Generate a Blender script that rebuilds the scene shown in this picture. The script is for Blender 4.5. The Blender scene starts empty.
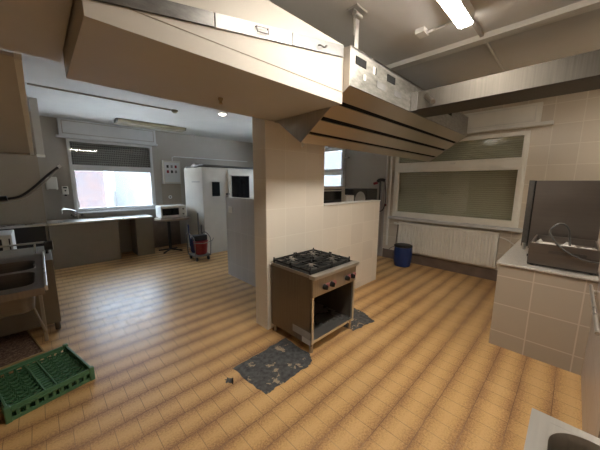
import bpy, bmesh, math, random
from mathutils import Vector, Matrix
random.seed(7)
S = bpy.context.scene
C = S.collection
PI = math.pi

# ------------------------------------------------------------ camera
yaw, pitch, roll = math.radians(45.709), math.radians(8.988), math.radians(0.336)
cam = bpy.data.objects.new('camera', bpy.data.cameras.new('camera')); C.objects.link(cam)
fw = Vector((math.cos(yaw)*math.cos(pitch), math.sin(yaw)*math.cos(pitch), -math.sin(pitch)))
rt = Vector((math.sin(yaw), -math.cos(yaw), 0)); up = rt.cross(fw)
r2 = rt*math.cos(roll)+up*math.sin(roll); u2 = -rt*math.sin(roll)+up*math.cos(roll)
M3 = Matrix((r2, u2, -fw)).transposed()
cam.matrix_world = Matrix.Translation((0, 0, 1.7)) @ M3.to_4x4()
cam.data.sensor_width = 36; cam.data.lens = 266.73/600*36; cam.data.clip_start = 0.02
S.camera = cam

# ------------------------------------------------------------ world, lights, exposure
W = bpy.data.worlds.new('sky'); S.world = W; W.use_nodes = True
W.node_tree.nodes['Background'].inputs[0].default_value = (0.66, 0.80, 1.0, 1)
W.node_tree.nodes['Background'].inputs[1].default_value = 8.0
def portal(name, loc, rot, sx, sy):
    l = bpy.data.lights.new(name, 'AREA'); l.shape = 'RECTANGLE'; l.size = sx; l.size_y = sy
    l.cycles.is_portal = True
    o = bpy.data.objects.new(name, l); C.objects.link(o); o.location = loc; o.rotation_euler = rot
    return o
sun = bpy.data.lights.new('sun', 'SUN'); sun.energy = 55; sun.angle = math.radians(3); sun.color = (0.86, 0.93, 1.0)
so_ = bpy.data.objects.new('sun', sun); C.objects.link(so_); so_.rotation_euler = Vector((0.5, 0.03, -0.85)).to_track_quat('-Z', 'Y').to_euler()
portal('window_portal', (1.30, 7.62, 1.55), (-PI/2, 0, 0), 1.5, 0.9)
portal('window_portal', (5.92, 4.85, 1.95), (0, PI/2, 0), 1.3, 1.4)
LAMP = 60.0
S.view_settings.view_transform = 'Standard'; S.view_settings.look = 'None'
S.view_settings.exposure = 0.95; S.view_settings.gamma = 1.0; S.view_settings.use_curve_mapping = False

# ------------------------------------------------------------ material helpers
class NT:
    def __init__(s, name):
        s.m = bpy.data.materials.new(name); s.m.use_nodes = True
        s.t = s.m.node_tree; s.b = s.t.nodes['Principled BSDF']
    def n(s, typ, **k):
        x = s.t.nodes.new(typ)
        for a, v in k.items(): setattr(x, a, v)
        return x
    def l(s, a, b): s.t.links.new(a, b)
    def math(s, op, a, b=None, c=None):
        x = s.n('ShaderNodeMath', operation=op)
        for i, v in enumerate((a, b, c)):
            if v is None: continue
            if isinstance(v, (int, float)): x.inputs[i].default_value = v
            else: s.l(v, x.inputs[i])
        return x.outputs[0]
    def noise(s, scale, detail=3, vec=None, rough=0.5):
        x = s.n('ShaderNodeTexNoise'); x.inputs['Scale'].default_value = scale
        x.inputs['Detail'].default_value = detail; x.inputs['Roughness'].default_value = rough
        if vec is not None: s.l(vec, x.inputs['Vector'])
        return x.outputs['Fac']
    def ramp(s, fac, *stops):
        x = s.n('ShaderNodeValToRGB'); e = x.color_ramp.elements
        while len(e) < len(stops): e.new(0.5)
        for i, (p, c) in enumerate(stops): e[i].position = p; e[i].color = (*c, 1)
        s.l(fac, x.inputs[0]); return x.outputs[0]
    def mix(s, fac, a, b):
        x = s.n('ShaderNodeMix', data_type='RGBA')
        for i, v in ((0, fac), (6, a), (7, b)):
            if isinstance(v, (int, float)): x.inputs[i].default_value = v
            elif isinstance(v, tuple): x.inputs[i].default_value = (*v, 1)
            else: s.l(v, x.inputs[i])
        return x.outputs[2]
    def pos(s): return s.n('ShaderNodeNewGeometry').outputs['Position']
    def xyz(s):
        x = s.n('ShaderNodeSeparateXYZ'); s.l(s.pos(), x.inputs[0]); return x.outputs
    def obj(s): return s.n('ShaderNodeTexCoord').outputs['Object']
    def bump(s, h, st=0.3, d=0.01):
        x = s.n('ShaderNodeBump'); x.inputs['Strength'].default_value = st; x.inputs['Distance'].default_value = d
        s.l(h, x.inputs['Height']); s.l(x.outputs[0], s.b.inputs['Normal'])
    def set(s, col=None, rough=None, metal=None, spec=None):
        for nm, v in (('Base Color', col), ('Roughness', rough), ('Metallic', metal), ('Specular IOR Level', spec)):
            if v is None: continue
            i = s.b.inputs[nm]
            if isinstance(v, (int, float)): i.default_value = v
            elif isinstance(v, tuple): i.default_value = (*v, 1)
            else: s.l(v, i)
        return s.m

def plain(name, c, rough=0.5, metal=0.0, var=0.08, scale=6.0, bump=0.0):
    t = NT(name); f = t.noise(scale, 4, t.obj())
    lo = tuple(max(0, x*(1-var)) for x in c); hi = tuple(min(1, x*(1+var)) for x in c)
    t.set(t.ramp(f, (0.3, lo), (0.7, hi)), rough, metal)
    if bump: t.bump(t.noise(scale*12, 3, t.obj()), bump, 0.004)
    return t.m

def tiles(name, c, grout, su, sv, ou, ov, gw=0.012, rough=0.25, var=0.05):
    t = NT(name); p = t.xyz()
    u = t.math('DIVIDE', t.math('SUBTRACT', t.math('ADD', p[0], p[1]), ou), su)
    v = t.math('DIVIDE', t.math('SUBTRACT', p[2], ov), sv)
    def line(a, s):
        d = t.math('ABSOLUTE', t.math('SUBTRACT', t.math('FRACT', t.math('ADD', a, 0.5)), 0.5))
        return t.math('LESS_THAN', d, gw/s/2)
    g = t.math('MAXIMUM', line(u, su), line(v, sv))
    cb = t.n('ShaderNodeCombineXYZ'); t.l(t.math('FLOOR', u), cb.inputs[0]); t.l(t.math('FLOOR', v), cb.inputs[1])
    wn = t.n('ShaderNodeTexWhiteNoise'); t.l(cb.outputs[0], wn.inputs[0])
    base = t.ramp(wn.outputs[0], (0, tuple(x*(1-var) for x in c)), (1, tuple(min(1, x*(1+var)) for x in c)))
    base = t.mix(t.math('MULTIPLY', t.noise(9, 4, t.pos()), 0.18), base, tuple(x*0.8 for x in c))
    t.set(t.mix(g, base, grout), t.math('ADD', t.math('MULTIPLY', g, 0.5), rough))
    t.bump(t.math('SUBTRACT', 1.0, g), 0.25, 0.003)
    return t.m

def metal(name, c, rough=0.3, streak=0.12, axis='z', scale=2.0, met=0.9):
    t = NT(name); mp = t.n('ShaderNodeMapping'); t.l(t.obj(), mp.inputs[0])
    k = {'x': (1, 30, 30), 'y': (30, 1, 30), 'z': (30, 30, 1)}[axis]
    mp.inputs['Scale'].default_value = k
    f = t.noise(scale, 3, mp.outputs[0]); g = t.noise(scale*1.5, 4, t.obj())
    h = t.math('ADD', t.math('MULTIPLY', f, 0.5), t.math('MULTIPLY', g, 0.5))
    t.set(t.ramp(h, (0.35, tuple(x*(1-streak) for x in c)), (0.65, tuple(min(1, x*(1+streak)) for x in c))),
          t.math('ADD', t.math('MULTIPLY', g, 0.25), rough-0.1), met)
    return t.m

def emis(name, c, st):
    t = NT(name); t.set(c, 0.5); t.b.inputs['Emission Color'].default_value = (*c, 1)
    t.b.inputs['Emission Strength'].default_value = st; return t.m

def glass_mat(name, tint=(0.97, 0.98, 0.975)):
    m = bpy.data.materials.new(name); m.use_nodes = True; t = m.node_tree; t.nodes.clear()
    o = t.nodes.new('ShaderNodeOutputMaterial'); mx = t.nodes.new('ShaderNodeMixShader')
    a = t.nodes.new('ShaderNodeBsdfTransparent'); a.inputs[0].default_value = (*tint, 1)
    g = t.nodes.new('ShaderNodeBsdfGlossy'); g.inputs['Roughness'].default_value = 0.02
    lw = t.nodes.new('ShaderNodeLayerWeight'); lw.inputs[0].default_value = 0.5
    pw = t.nodes.new('ShaderNodeMath'); pw.operation = 'POWER'; pw.inputs[1].default_value = 5.0
    f = t.nodes.new('ShaderNodeMath'); f.operation = 'MULTIPLY_ADD'; f.inputs[1].default_value = 0.95; f.inputs[2].default_value = 0.045
    t.links.new(lw.outputs['Facing'], pw.inputs[0]); t.links.new(pw.outputs[0], f.inputs[0])
    t.links.new(f.outputs[0], mx.inputs[0]); t.links.new(a.outputs[0], mx.inputs[1]); t.links.new(g.outputs[0], mx.inputs[2])
    t.links.new(mx.outputs[0], o.inputs[0]); return m

M = {}
M['cream'] = plain('cream_paint', (0.58, 0.54, 0.48), 0.55, var=0.03, scale=2)
M['duct_paint'] = plain('duct_cream_paint', (0.50, 0.455, 0.39), 0.6, var=0.03, scale=2)
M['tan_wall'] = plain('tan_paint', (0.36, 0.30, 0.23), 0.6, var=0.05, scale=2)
M['grey_wall'] = plain('grey_beige_paint', (0.42, 0.38, 0.33), 0.7, var=0.04, scale=2)
M['ceiling'] = plain('ceiling_paint', (0.66, 0.645, 0.615), 0.8, var=0.05, scale=1.5, bump=0.1)
M['tile_cream'] = tiles('cream_wall_tiles', (0.82, 0.75, 0.645), (0.86, 0.80, 0.70), 0.33, 0.325, 0.06, 0.107, 0.010, 0.3)
M['tile_wall'] = tiles('beige_wall_tiles', (0.68, 0.60, 0.49), (0.78, 0.71, 0.60), 0.318, 0.298, 6.007, 0.206, 0.012, 0.35)
M['tile_counter'] = tiles('counter_tiles', (0.42, 0.36, 0.285), (0.56, 0.49, 0.40), 0.34, 0.30, 3.51, 0.165, 0.010, 0.3)
M['tile_side'] = tiles('side_wall_tiles', (0.42, 0.36, 0.32), (0.54, 0.48, 0.43), 0.34, 0.30, 0.1, 0.165, 0.010, 0.3)
M['tile_white'] = tiles('pale_partition_tiles', (0.56, 0.55, 0.53), (0.64, 0.63, 0.61), 0.20, 0.6, 0.1, 0.25, 0.010, 0.3)
M['white'] = plain('white_plastic', (0.80, 0.78, 0.72), 0.4, var=0.03)
M['frame_w'] = plain('white_window_frame', (0.88, 0.85, 0.77), 0.35, var=0.03)
M['frame_g'] = plain('grey_window_frame', (0.66, 0.66, 0.65), 0.4, var=0.03)
M['steel'] = metal('stainless_steel', (0.46, 0.42, 0.37), 0.36, 0.12, 'z')
M['steel_h'] = metal('brushed_steel_sheet', (0.21, 0.185, 0.165), 0.36, 0.06, 'y')
M['steel_b'] = metal('bright_steel', (0.68, 0.66, 0.62), 0.28, 0.08, 'x')
M['hood_u'] = plain('hood_underside_steel', (0.62, 0.55, 0.46), 0.30, 0.9, var=0.06, scale=1.2)
M['void'] = plain('dark_opening', (0.004, 0.004, 0.004), 0.95)
M['duct_steel'] = metal('duct_steel', (0.11, 0.098, 0.082), 0.52, 0.2, 'z')
M['dark_steel'] = metal('dark_steel', (0.16, 0.15, 0.14), 0.4, 0.15, 'x')
M['brown_steel'] = metal('stove_side_steel', (0.22, 0.185, 0.15), 0.42, 0.12, 'z')
M['black'] = plain('black_plastic', (0.012, 0.012, 0.012), 0.35, var=0.3)
M['iron'] = plain('cast_iron', (0.012, 0.012, 0.012), 0.6, var=0.3, scale=40, bump=0.3)
M['burner'] = plain('burner_alloy', (0.25, 0.24, 0.22), 0.4, 0.7)
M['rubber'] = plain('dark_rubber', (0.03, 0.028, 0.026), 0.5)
M['red'] = plain('red_plastic', (0.26, 0.012, 0.02), 0.4)
M['blue'] = plain('blue_plastic', (0.015, 0.04, 0.16), 0.35)
M['green'] = plain('green_plastic', (0.075, 0.18, 0.085), 0.42, var=0.12, scale=10)
M['pink'] = plain('faded_red_print', (0.62, 0.22, 0.24), 0.5)
M['counter_front'] = plain('counter_laminate', (0.235, 0.195, 0.145), 0.5, var=0.04)
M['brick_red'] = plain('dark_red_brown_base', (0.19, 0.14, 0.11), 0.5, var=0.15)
M['fridge'] = plain('cold_cabinet_white', (0.62, 0.58, 0.50), 0.35, var=0.03)
M['table_top'] = plain('beige_table_top', (0.40, 0.31, 0.24), 0.35)
M['cable_grey'] = plain('dark_grey_cable', (0.10, 0.10, 0.095), 0.3)
M['cloth'] = plain('crumpled_white_cloth', (0.78, 0.74, 0.68), 0.8, var=0.1, scale=20, bump=0.5)
M['wood_rim'] = plain('brass_brown_rim', (0.34, 0.24, 0.11), 0.45, var=0.15)
M['glass'] = glass_mat('window_glass')
M['dark_glass'] = plain('dark_glass', (0.012, 0.012, 0.013), 0.08, var=0.1)
M['lamp'] = emis('lamp_diffuser', (1.0, 0.93, 0.83), LAMP)
M['lamp_weak'] = emis('weaker_lamp_diffuser', (1.0, 0.92, 0.80), LAMP*.5)
M['lamp2'] = emis('small_lamp', (1.0, 0.93, 0.78), 9.0)
M['diff_grey'] = plain('pale_grey_plate', (0.42, 0.40, 0.37), 0.5)
M['diff_off'] = plain('aged_lamp_diffuser', (0.36, 0.31, 0.20), 0.3, var=0.1)
M['concrete'] = plain('outdoor_paving', (0.82, 0.82, 0.82), 0.9)
M['render_w'] = plain('white_render', (0.075, 0.08, 0.082), 0.9)

def floor_material():
    t = NT('ochre_floor_tiles'); p = t.xyz()
    wob = t.math('MULTIPLY', t.math('SUBTRACT', t.noise(3.0, 2, t.pos()), 0.5), 0.006)
    v = t.math('DIVIDE', t.math('SUBTRACT', t.math('ADD', p[1], wob), 0.36), 0.212)
    row = t.math('FLOOR', v)
    odd = t.math('MULTIPLY', t.math('FRACT', t.math('MULTIPLY', row, 0.5)), 1.0)
    u = t.math('ADD', t.math('DIVIDE', p[0], 0.136), odd)
    fu, fv = t.math('FRACT', u), t.math('FRACT', v)
    du = t.math('ABSOLUTE', t.math('SUBTRACT', fu, 0.5)); dv = t.math('ABSOLUTE', t.math('SUBTRACT', fv, 0.5))
    gj = t.math('MAXIMUM', t.math('GREATER_THAN', du, 0.5-0.014), t.math('GREATER_THAN', dv, 0.5-0.010))
    cb = t.n('ShaderNodeCombineXYZ'); t.l(t.math('FLOOR', u), cb.inputs[0]); t.l(row, cb.inputs[1])
    wn = t.n('ShaderNodeTexWhiteNoise'); t.l(cb.outputs[0], wn.inputs[0])
    # glaze: ochre in the middle, browner towards the long edges of each row
    shift = t.math('MULTIPLY', t.math('SUBTRACT', t.noise(2.2, 2, t.pos()), 0.5), 0.30)
    edge = t.math('ADD', dv, shift)
    spk = t.math('MULTIPLY', t.math('SUBTRACT', t.noise(75, 4, t.pos(), 0.8), 0.5), 1.3)
    edge = t.math('ADD', edge, spk)
    edge = t.math('ADD', edge, t.math('MULTIPLY', t.math('SUBTRACT', wn.outputs[0], 0.5), 0.08))
    col = t.ramp(edge, (0.0, (0.72, 0.46, 0.20)), (0.22, (0.64, 0.385, 0.155)), (0.40, (0.47, 0.26, 0.105)), (0.56, (0.31, 0.155, 0.068)))
    dirt = t.noise(1.3, 4, t.pos())
    col = t.mix(t.math('MULTIPLY', dirt, 0.20), col, (0.28, 0.17, 0.08))
    gcol = t.ramp(t.noise(0.9, 2, t.pos()), (0.45, (0.13, 0.075, 0.045)), (0.60, (0.40, 0.26, 0.16)))
    t.set(t.mix(t.math('MULTIPLY', gj, 0.65), col, gcol),
          t.math('ADD', t.math('MULTIPLY', gj, 0.35), t.math('ADD', 0.25, t.math('MULTIPLY', t.noise(5, 4, t.pos()), 0.22))))
    h = t.math('SUBTRACT', t.math('MULTIPLY', t.noise(60, 3, t.pos()), 0.15), gj)
    t.bump(h, 0.35, 0.003)
    return t.m
M['floor'] = floor_material()

def slat_mat(name, c, pitch, dark=0.6):
    t = NT(name); p = t.xyz(); f = t.math('FRACT', t.math('DIVIDE', p[2], pitch))
    n = t.noise(2.5, 3, t.pos())
    col = t.mix(t.math('GREATER_THAN', f, 0.82), c, tuple(x*dark for x in c))
    t.set(t.mix(t.math('MULTIPLY', n, 0.35), col, tuple(x*0.7 for x in c)), 0.6)
    t.bump(t.math('SINE', t.math('MULTIPLY', f, PI)), 0.5, 0.008)
    return t.m
M['shutter'] = slat_mat('olive_roller_shutter', (0.50, 0.48, 0.35), 0.037)

def mesh_grid_mat():
    t = NT('perforated_screen'); p = t.xyz()
    a = t.math('GREATER_THAN', t.math('FRACT', t.math('DIVIDE', p[0], 0.036)), 0.36)
    b = t.math('GREATER_THAN', t.math('FRACT', t.math('DIVIDE', p[2], 0.05)), 0.30)
    t.set(t.mix(t.math('MULTIPLY', a, b), (0.30, 0.30, 0.29), (0.035, 0.033, 0.03)), 0.5); return t.m
M['screen'] = mesh_grid_mat()

def brick_mat():
    t = NT('outdoor_brick'); x = t.n('ShaderNodeTexBrick')
    mp = t.n('ShaderNodeMapping'); t.l(t.pos(), mp.inputs[0]); mp.inputs['Rotation'].default_value = (PI/2, 0, 0)
    t.l(mp.outputs[0], x.inputs[0]); x.inputs['Scale'].default_value = 3.0
    x.inputs['Color1'].default_value = (0.050, 0.028, 0.025, 1); x.inputs['Color2'].default_value = (0.034, 0.028, 0.032, 1)
    x.inputs['Mortar'].default_value = (0.06, 0.053, 0.054, 1)
    t.set(x.outputs[0], 0.9); return t.m
M['brick'] = brick_mat()

def patch_mat():
    t = NT('bare_screed'); f = t.noise(7, 6, t.pos(), 0.65); g = t.noise(26, 4, t.pos())
    base = t.ramp(g, (0.3, (0.035, 0.036, 0.036)), (0.75, (0.13, 0.13, 0.13)))
    t.set(t.mix(t.math('GREATER_THAN', f, 0.60), base, (0.42, 0.32, 0.21)), 0.5)
    t.bump(f, 0.8, 0.01); return t.m
M['screed'] = patch_mat()

def terr_mat():
    t = NT('grey_speckled_top'); f = t.noise(90, 4, t.pos(), 0.7)
    t.set(t.ramp(f, (0.3, (0.34, 0.31, 0.27)), (0.7, (0.62, 0.58, 0.52))), 0.3); return t.m
M['terrazzo'] = terr_mat()

def galv_mat(name, c, lo=0.55, met=0.6):
    t = NT(name)
    mp = t.n('ShaderNodeMapping'); t.l(t.obj(), mp.inputs[0]); mp.inputs['Scale'].default_value = (1, 1, 3)
    f = t.noise(12, 6, mp.outputs[0], 0.7)
    t.set(t.ramp(f, (0.3, tuple(x*lo for x in c)), (0.7, c)), t.math('ADD', 0.25, t.math('MULTIPLY', f, 0.3)), met)
    return t.m
M['galv'] = galv_mat('galvanised_sheet', (0.36, 0.345, 0.31), 0.45)
M['galv_dk'] = galv_mat('tarnished_sheet', (0.20, 0.19, 0.18), 0.5)
M['galv_gr'] = galv_mat('grey_sheet', (0.24, 0.235, 0.23), 0.75, 0.2)
M['scuffed'] = galv_mat('scuffed_white_sheet', (0.76, 0.75, 0.73), 0.90, 0.0)

def crumb_mat():
    t = NT('rusty_crumbs'); f = t.noise(45, 5, t.pos(), 0.75)
    t.set(t.ramp(f, (0.35, (0.08, 0.045, 0.03)), (0.52, (0.22, 0.13, 0.085)), (0.68, (0.45, 0.33, 0.23))), 0.8)
    t.bump(f, 1.0, 0.02); return t.m
M['crumbs'] = crumb_mat()

# ------------------------------------------------------------ geometry helpers
class MB:
    def __init__(s): s.bm = bmesh.new()
    def _x(s, verts, mat):
        if mat is not None: bmesh.ops.transform(s.bm, matrix=mat, verts=verts)
        return s
    def box(s, x0, x1, y0, y1, z0, z1, bev=0.0, mat=None):
        r = bmesh.ops.create_cube(s.bm, size=1); vs = r['verts']
        bmesh.ops.transform(s.bm, matrix=Matrix.Translation(((x0+x1)/2, (y0+y1)/2, (z0+z1)/2)) @ Matrix.Diagonal((abs(x1-x0), abs(y1-y0), abs(z1-z0), 1)), verts=vs)
        if bev > 0:
            es = list({e for v in vs for e in v.link_edges})
            r = bmesh.ops.bevel(s.bm, geom=es, offset=bev, segments=2, affect='EDGES', profile=0.5)
            vs = list({v for f in r['faces'] for v in f.verts} | {v for v in vs if v.is_valid})
        return s._x(vs, mat)
    def cyl(s, p, q, r0, r1=None, seg=16):
        p, q = Vector(p), Vector(q); d = q-p; r1 = r0 if r1 is None else r1
        r = bmesh.ops.create_cone(s.bm, cap_ends=True, segments=seg, radius1=r0, radius2=r1, depth=d.length)
        s._x(r['verts'], Matrix.Translation((p+q)/2) @ d.to_track_quat('Z', 'Y').to_matrix().to_4x4()); return s
    def tube(s, pts, r, seg=8, smooth_n=0):
        P = [Vector(p) for p in pts]
        if smooth_n:
            Q = []
            for i in range(len(P)-1):
                a = P[max(i-1, 0)]; b = P[i]; c = P[i+1]; d = P[min(i+2, len(P)-1)]
                for k in range(smooth_n):
                    t = k/smooth_n
                    Q.append(0.5*((2*b)+(-a+c)*t+(2*a-5*b+4*c-d)*t*t+(-a+3*b-3*c+d)*t**3))
            P = Q+[P[-1]]
        rings = []; nrm = None
        for i, p in enumerate(P):
            d = (P[min(i+1, len(P)-1)]-P[max(i-1, 0)]).normalized()
            if nrm is None: nrm = d.orthogonal().normalized()
            nrm = (nrm-d*nrm.dot(d)).normalized(); b = d.cross(nrm)
            rings.append([s.bm.verts.new(p+(nrm*math.cos(2*PI*k/seg)+b*math.sin(2*PI*k/seg))*r) for k in range(seg)])
        for a, b in zip(rings, rings[1:]):
            for k in range(seg): s.bm.faces.new((a[k], a[(k+1) % seg], b[(k+1) % seg], b[k]))
        s.bm.faces.new(rings[0][::-1]); s.bm.faces.new(rings[-1]); return s
    def lathe(s, cx, cy, prof, seg=28, sx=1, sy=1):
        rings = []
        for r, z in prof:
            rings.append([s.bm.verts.new((cx+r*sx*math.cos(2*PI*k/seg), cy+r*sy*math.sin(2*PI*k/seg), z)) for k in range(seg)])
        for a, b in zip(rings, rings[1:]):
            for k in range(seg): s.bm.faces.new((a[k], a[(k+1) % seg], b[(k+1) % seg], b[k]))
        s.bm.faces.new(rings[0][::-1]); s.bm.faces.new(rings[-1]); return s
    def prism(s, poly, axis, a, b):
        """poly of 2-D points extruded along axis 'x','y','z' from a to b"""
        def mk(p, t):
            return {'x': (t, p[0], p[1]), 'y': (p[0], t, p[1]), 'z': (p[0], p[1], t)}[axis]
        A = [s.bm.verts.new(mk(p, a)) for p in poly]; B = [s.bm.verts.new(mk(p, b)) for p in poly]
        n = len(poly)
        s.bm.faces.new(A); s.bm.faces.new(B[::-1])
        for i in range(n): s.bm.faces.new((A[i], B[i], B[(i+1) % n], A[(i+1) % n]))
        return s
    def build(s, name, mat, parent=None, smooth=False, bevel=0):
        bmesh.ops.recalc_face_normals(s.bm, faces=s.bm.faces)
        me = bpy.data.meshes.new(name); s.bm.to_mesh(me); s.bm.free()
        if smooth:
            for f in me.polygons: f.use_smooth = True
            me.set_sharp_from_angle(angle=math.radians(40))
        me.materials.append(mat if not isinstance(mat, str) else M[mat])
        o = bpy.data.objects.new(name, me); C.objects.link(o)
        if parent is not None:
            o.parent = parent
            o.matrix_parent_inverse = Matrix.Translation(-parent.location) if parent.type == 'EMPTY' else Matrix()
        if bevel:
            b = o.modifiers.new('bevel', 'BEVEL'); b.width = bevel; b.segments = 2; b.limit_method = 'ANGLE'
        return o
def tag(o, label, cat, group=None, kind=None):
    if label: o['label'] = label
    if cat: o['category'] = cat
    if group: o['group'] = group
    if kind: o['kind'] = kind
    return o
def thing(name, label, cat, loc, group=None, kind=None):
    o = bpy.data.objects.new(name, None); C.objects.link(o); o.location = loc; o.empty_display_size = 0.1
    return tag(o, label, cat, group, kind)
def struct(name, mb, mat, label, cat):
    return tag(mb.build(name, mat), label, cat, kind='structure')
def box(*a, **k): return MB().box(*a, **k)

H = 2.97    # left room ceiling
H2 = 3.05   # stove room ceiling
def holed_wall(axis, at0, at1, u0, u1, z0, z1, holes):
    m = MB(); us = sorted({u0, u1, *[h[0] for h in holes], *[h[1] for h in holes]}); zs = sorted({z0, z1, *[h[2] for h in holes], *[h[3] for h in holes]})
    for a, b in zip(us, us[1:]):
        for c, d in zip(zs, zs[1:]):
            if any(h[0] <= (a+b)/2 <= h[1] and h[2] <= (c+d)/2 <= h[3] for h in holes): continue
            if axis == 'y': m.box(a, b, at0, at1, c, d)
            else: m.box(at0, at1, a, b, c, d)
    return m

# ------------------------------------------------------------ room shell
XL, YN, XR, YB = -1.6, -1.6, 5.65, 7.5
struct('floor', box(XL-.1, XR+.1, YN-.1, YB+.1, -0.1, 0), 'floor', 'ochre and brown glazed brick-shaped floor tiles across the kitchen', 'floor')
struct('ceiling', box(XL-.1, XR+.1, YN-.1, 2.33, H2, H2+.1), 'ceiling', 'plain grey-white ceiling above the stove and the tube lamp', 'ceiling')
struct('ceiling', box(XL-.1, XR+.1, 2.33, YB+.1, H, H+.18), 'ceiling', 'bluish daylit ceiling above the left room', 'ceiling')
struct('wall_back', holed_wall('y', YB, YB+.25, XL-.1, XR+.3, 0, H, [(0.52, 2.13, 1.04, 2.58)]), 'grey_wall', 'grey beige wall behind the long sink counter, with the bright window', 'wall')
struct('wall_right', holed_wall('x', XR, XR+.25, -1.7, 3.02, 0, H2, [(0.60, 2.80, 0.98, 2.53)]), 'tile_wall', 'beige tiled wall with the shuttered window above the radiator', 'wall')
struct('wall_far_right', holed_wall('x', XR, XR+.25, 3.02, YB+.25, 0, H, [(4.15, 5.6, 1.3, 2.6)]), 'grey_wall', 'dim brown grey wall beyond the low tiled partition', 'wall')
struct('wall_left', box(XL-.15, XL, YN-.1, YB+.1, 0, H2), 'tan_wall', 'tan wall at the left end of the dishwashing area', 'wall')
struct('wall_front', box(XL, XR, YN-.15, YN, 0, H2), 'cream', 'cream wall behind the viewer', 'wall')
struct('wall_side', box(1.92, XR, -0.34, -0.225, 0, .935), 'tile_side', 'low pinkish beige tiled wall at the right edge, beside the tiled counter', 'wall')
struct('wall_pier', box(XL, 0.055, 7.15, YB, 0, H), 'tan_wall', 'brown wall pier standing left of the bright window', 'wall')
struct('wall_column', box(1.75, 2.70, 2.32, 2.55, 0, H), 'tile_cream', 'tall cream tiled column behind the gas stove', 'column')
struct('wall_partition', box(2.70, 4.17, 2.32, 2.46, 0, 1.40), 'tile_cream', 'low cream tiled partition running right from the column', 'wall')
struct('wall_partition_pale', box(2.40, 2.52, 3.3, 4.38, 0, 1.44), 'tile_white', 'low pale grey tiled partition seen left of the column', 'wall')
struct('trim_1', box(XL, 0.19, YN, 2.42, 2.46, H-.001), 'cream', 'low boxed-in ceiling section at the upper left', 'bulkhead')
struct('trim_2', box(3.04, 3.15, -1.59, 2.32, 3.0, H2-.001, bev=.004), 'white', 'pale ridge running across the ceiling beside the tube lamp', 'trim')
struct('trim_3', box(2.70, 4.18, 2.305, 2.475, 1.401, 1.416, bev=.002), 'white', 'pale capping strip on top of the low cream partition', 'trim')
struct('baseboard_right', box(5.632, 5.649, -0.22, 3.0, 0, 0.20), 'brick_red', 'dark brown base tiles under the radiator', 'baseboard')

# ------------------------------------------------------------ windows
def frame_y(mb, x0, x1, z0, z1, w, y0, y1):
    mb.box(x0, x1, y0, y1, z0, z0+w, .004); mb.box(x0, x1, y0, y1, z1-w, z1, .004)
    mb.box(x0, x0+w, y0, y1, z0+w, z1-w, .004); mb.box(x1-w, x1, y0, y1, z0+w, z1-w, .004)
def frame_x(mb, u0, u1, z0, z1, w, x0, x1):
    mb.box(x0, x1, u0, u1, z0, z0+w, .004); mb.box(x0, x1, u0, u1, z1-w, z1, .004)
    mb.box(x0, x1, u0, u0+w, z0+w, z1-w, .004); mb.box(x0, x1, u1-w, u1, z0+w, z1-w, .004)
w1 = thing('window_1', 'bright window over the sink counter with a dark gridded upper pane', 'window', (1.32, 7.5, 1.04), kind='structure')
m = MB(); frame_y(m, 0.52, 2.13, 1.04, 2.58, 0.05, 7.46, 7.56); m.box(0.57, 2.08, 7.46, 7.56, 1.96, 2.05, .004); m.build('window_frame', 'frame_g', w1)
m = MB(); frame_y(m, 0.565, 2.085, 1.085, 1.965, 0.035, 7.475, 7.54); m.build('sash', 'frame_g', w1)
box(0.59, 2.06, 7.515, 7.519, 1.11, 1.94).build('pane', 'glass', w1)
box(0.57, 2.08, 7.515, 7.519, 2.05, 2.53).build('pane', 'glass', w1)
box(0.57, 2.08, 7.545, 7.555, 2.05, 2.53).build('screen', 'screen', w1)
box(0.50, 2.15, 7.38, 7.50, 1.015, 1.04, bev=.004).build('window_sill', 'frame_g', w1)
m = MB(); m.box(0.42, 2.22, 7.40, 7.499, 2.63, 2.96, .004); m.build('shutter_box', 'frame_g', w1)
m = MB(); frame_y(m, 0.47, 2.17, 2.67, 2.93, 0.012, 7.39, 7.402); m.build('shutter_box_panel_edge', 'grey_wall', w1)
box(0.37, 2.24, 7.36, 7.47, 2.585, 2.63, bev=.006).build('curtain_rail', 'frame_g', w1)
m = MB(); m.cyl((0.60, 7.46, 1.26), (0.60, 7.44, 1.26), .014); m.box(0.59, 0.61, 7.425, 7.44, 1.15, 1.27, .003); m.build('window_handle', 'white', w1)

w2 = thing('window_2', 'wide white-framed window with closed olive shutter above the radiator', 'window', (5.65, 1.7, 0.98), kind='structure')
m = MB(); frame_x(m, 0.60, 2.80, 0.98, 2.53, 0.05, 5.60, 5.72); m.box(5.60, 5.72, 0.65, 2.75, 1.985, 2.095, .004); m.build('window_frame', 'frame_w', w2)
m = MB(); frame_x(m, 0.635, 2.765, 1.03, 1.99, 0.06, 5.585, 5.66); m.build('sash', 'frame_w', w2)
m = MB(); frame_x(m, 0.635, 2.765, 2.09, 2.50, 0.035, 5.59, 5.66); m.build('sash', 'frame_w', w2)
box(5.640, 5.645, 0.68, 2.72, 1.08, 1.94).build('pane', 'glass', w2)
box(5.640, 5.645, 0.66, 2.74, 2.11, 2.48).build('pane', 'glass', w2)
box(5.69, 5.705, 0.61, 2.79, 0.99, 2.52).build('roller_shutter', 'shutter', w2)
box(5.53, 5.65, 0.53, 2.86, 0.925, 0.975, bev=.005).build('window_sill', 'frame_g', w2)
box(5.59, 5.649, 0.50, 2.90, 2.60, 2.93, bev=.004).build('shutter_box', 'frame_w', w2)
m = MB(); frame_x(m, 0.56, 2.84, 2.66, 2.90, 0.012, 5.583, 5.591); m.build('shutter_box_panel_edge', 'white', w2)
box(5.50, 5.59, 0.345, 2.88, 2.575, 2.625, bev=.006).build('curtain_rail', 'white', w2)
box(5.568, 5.586, 1.62, 1.70, 2.055, 2.085, bev=.003).build('window_catch', 'white', w2)

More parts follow.
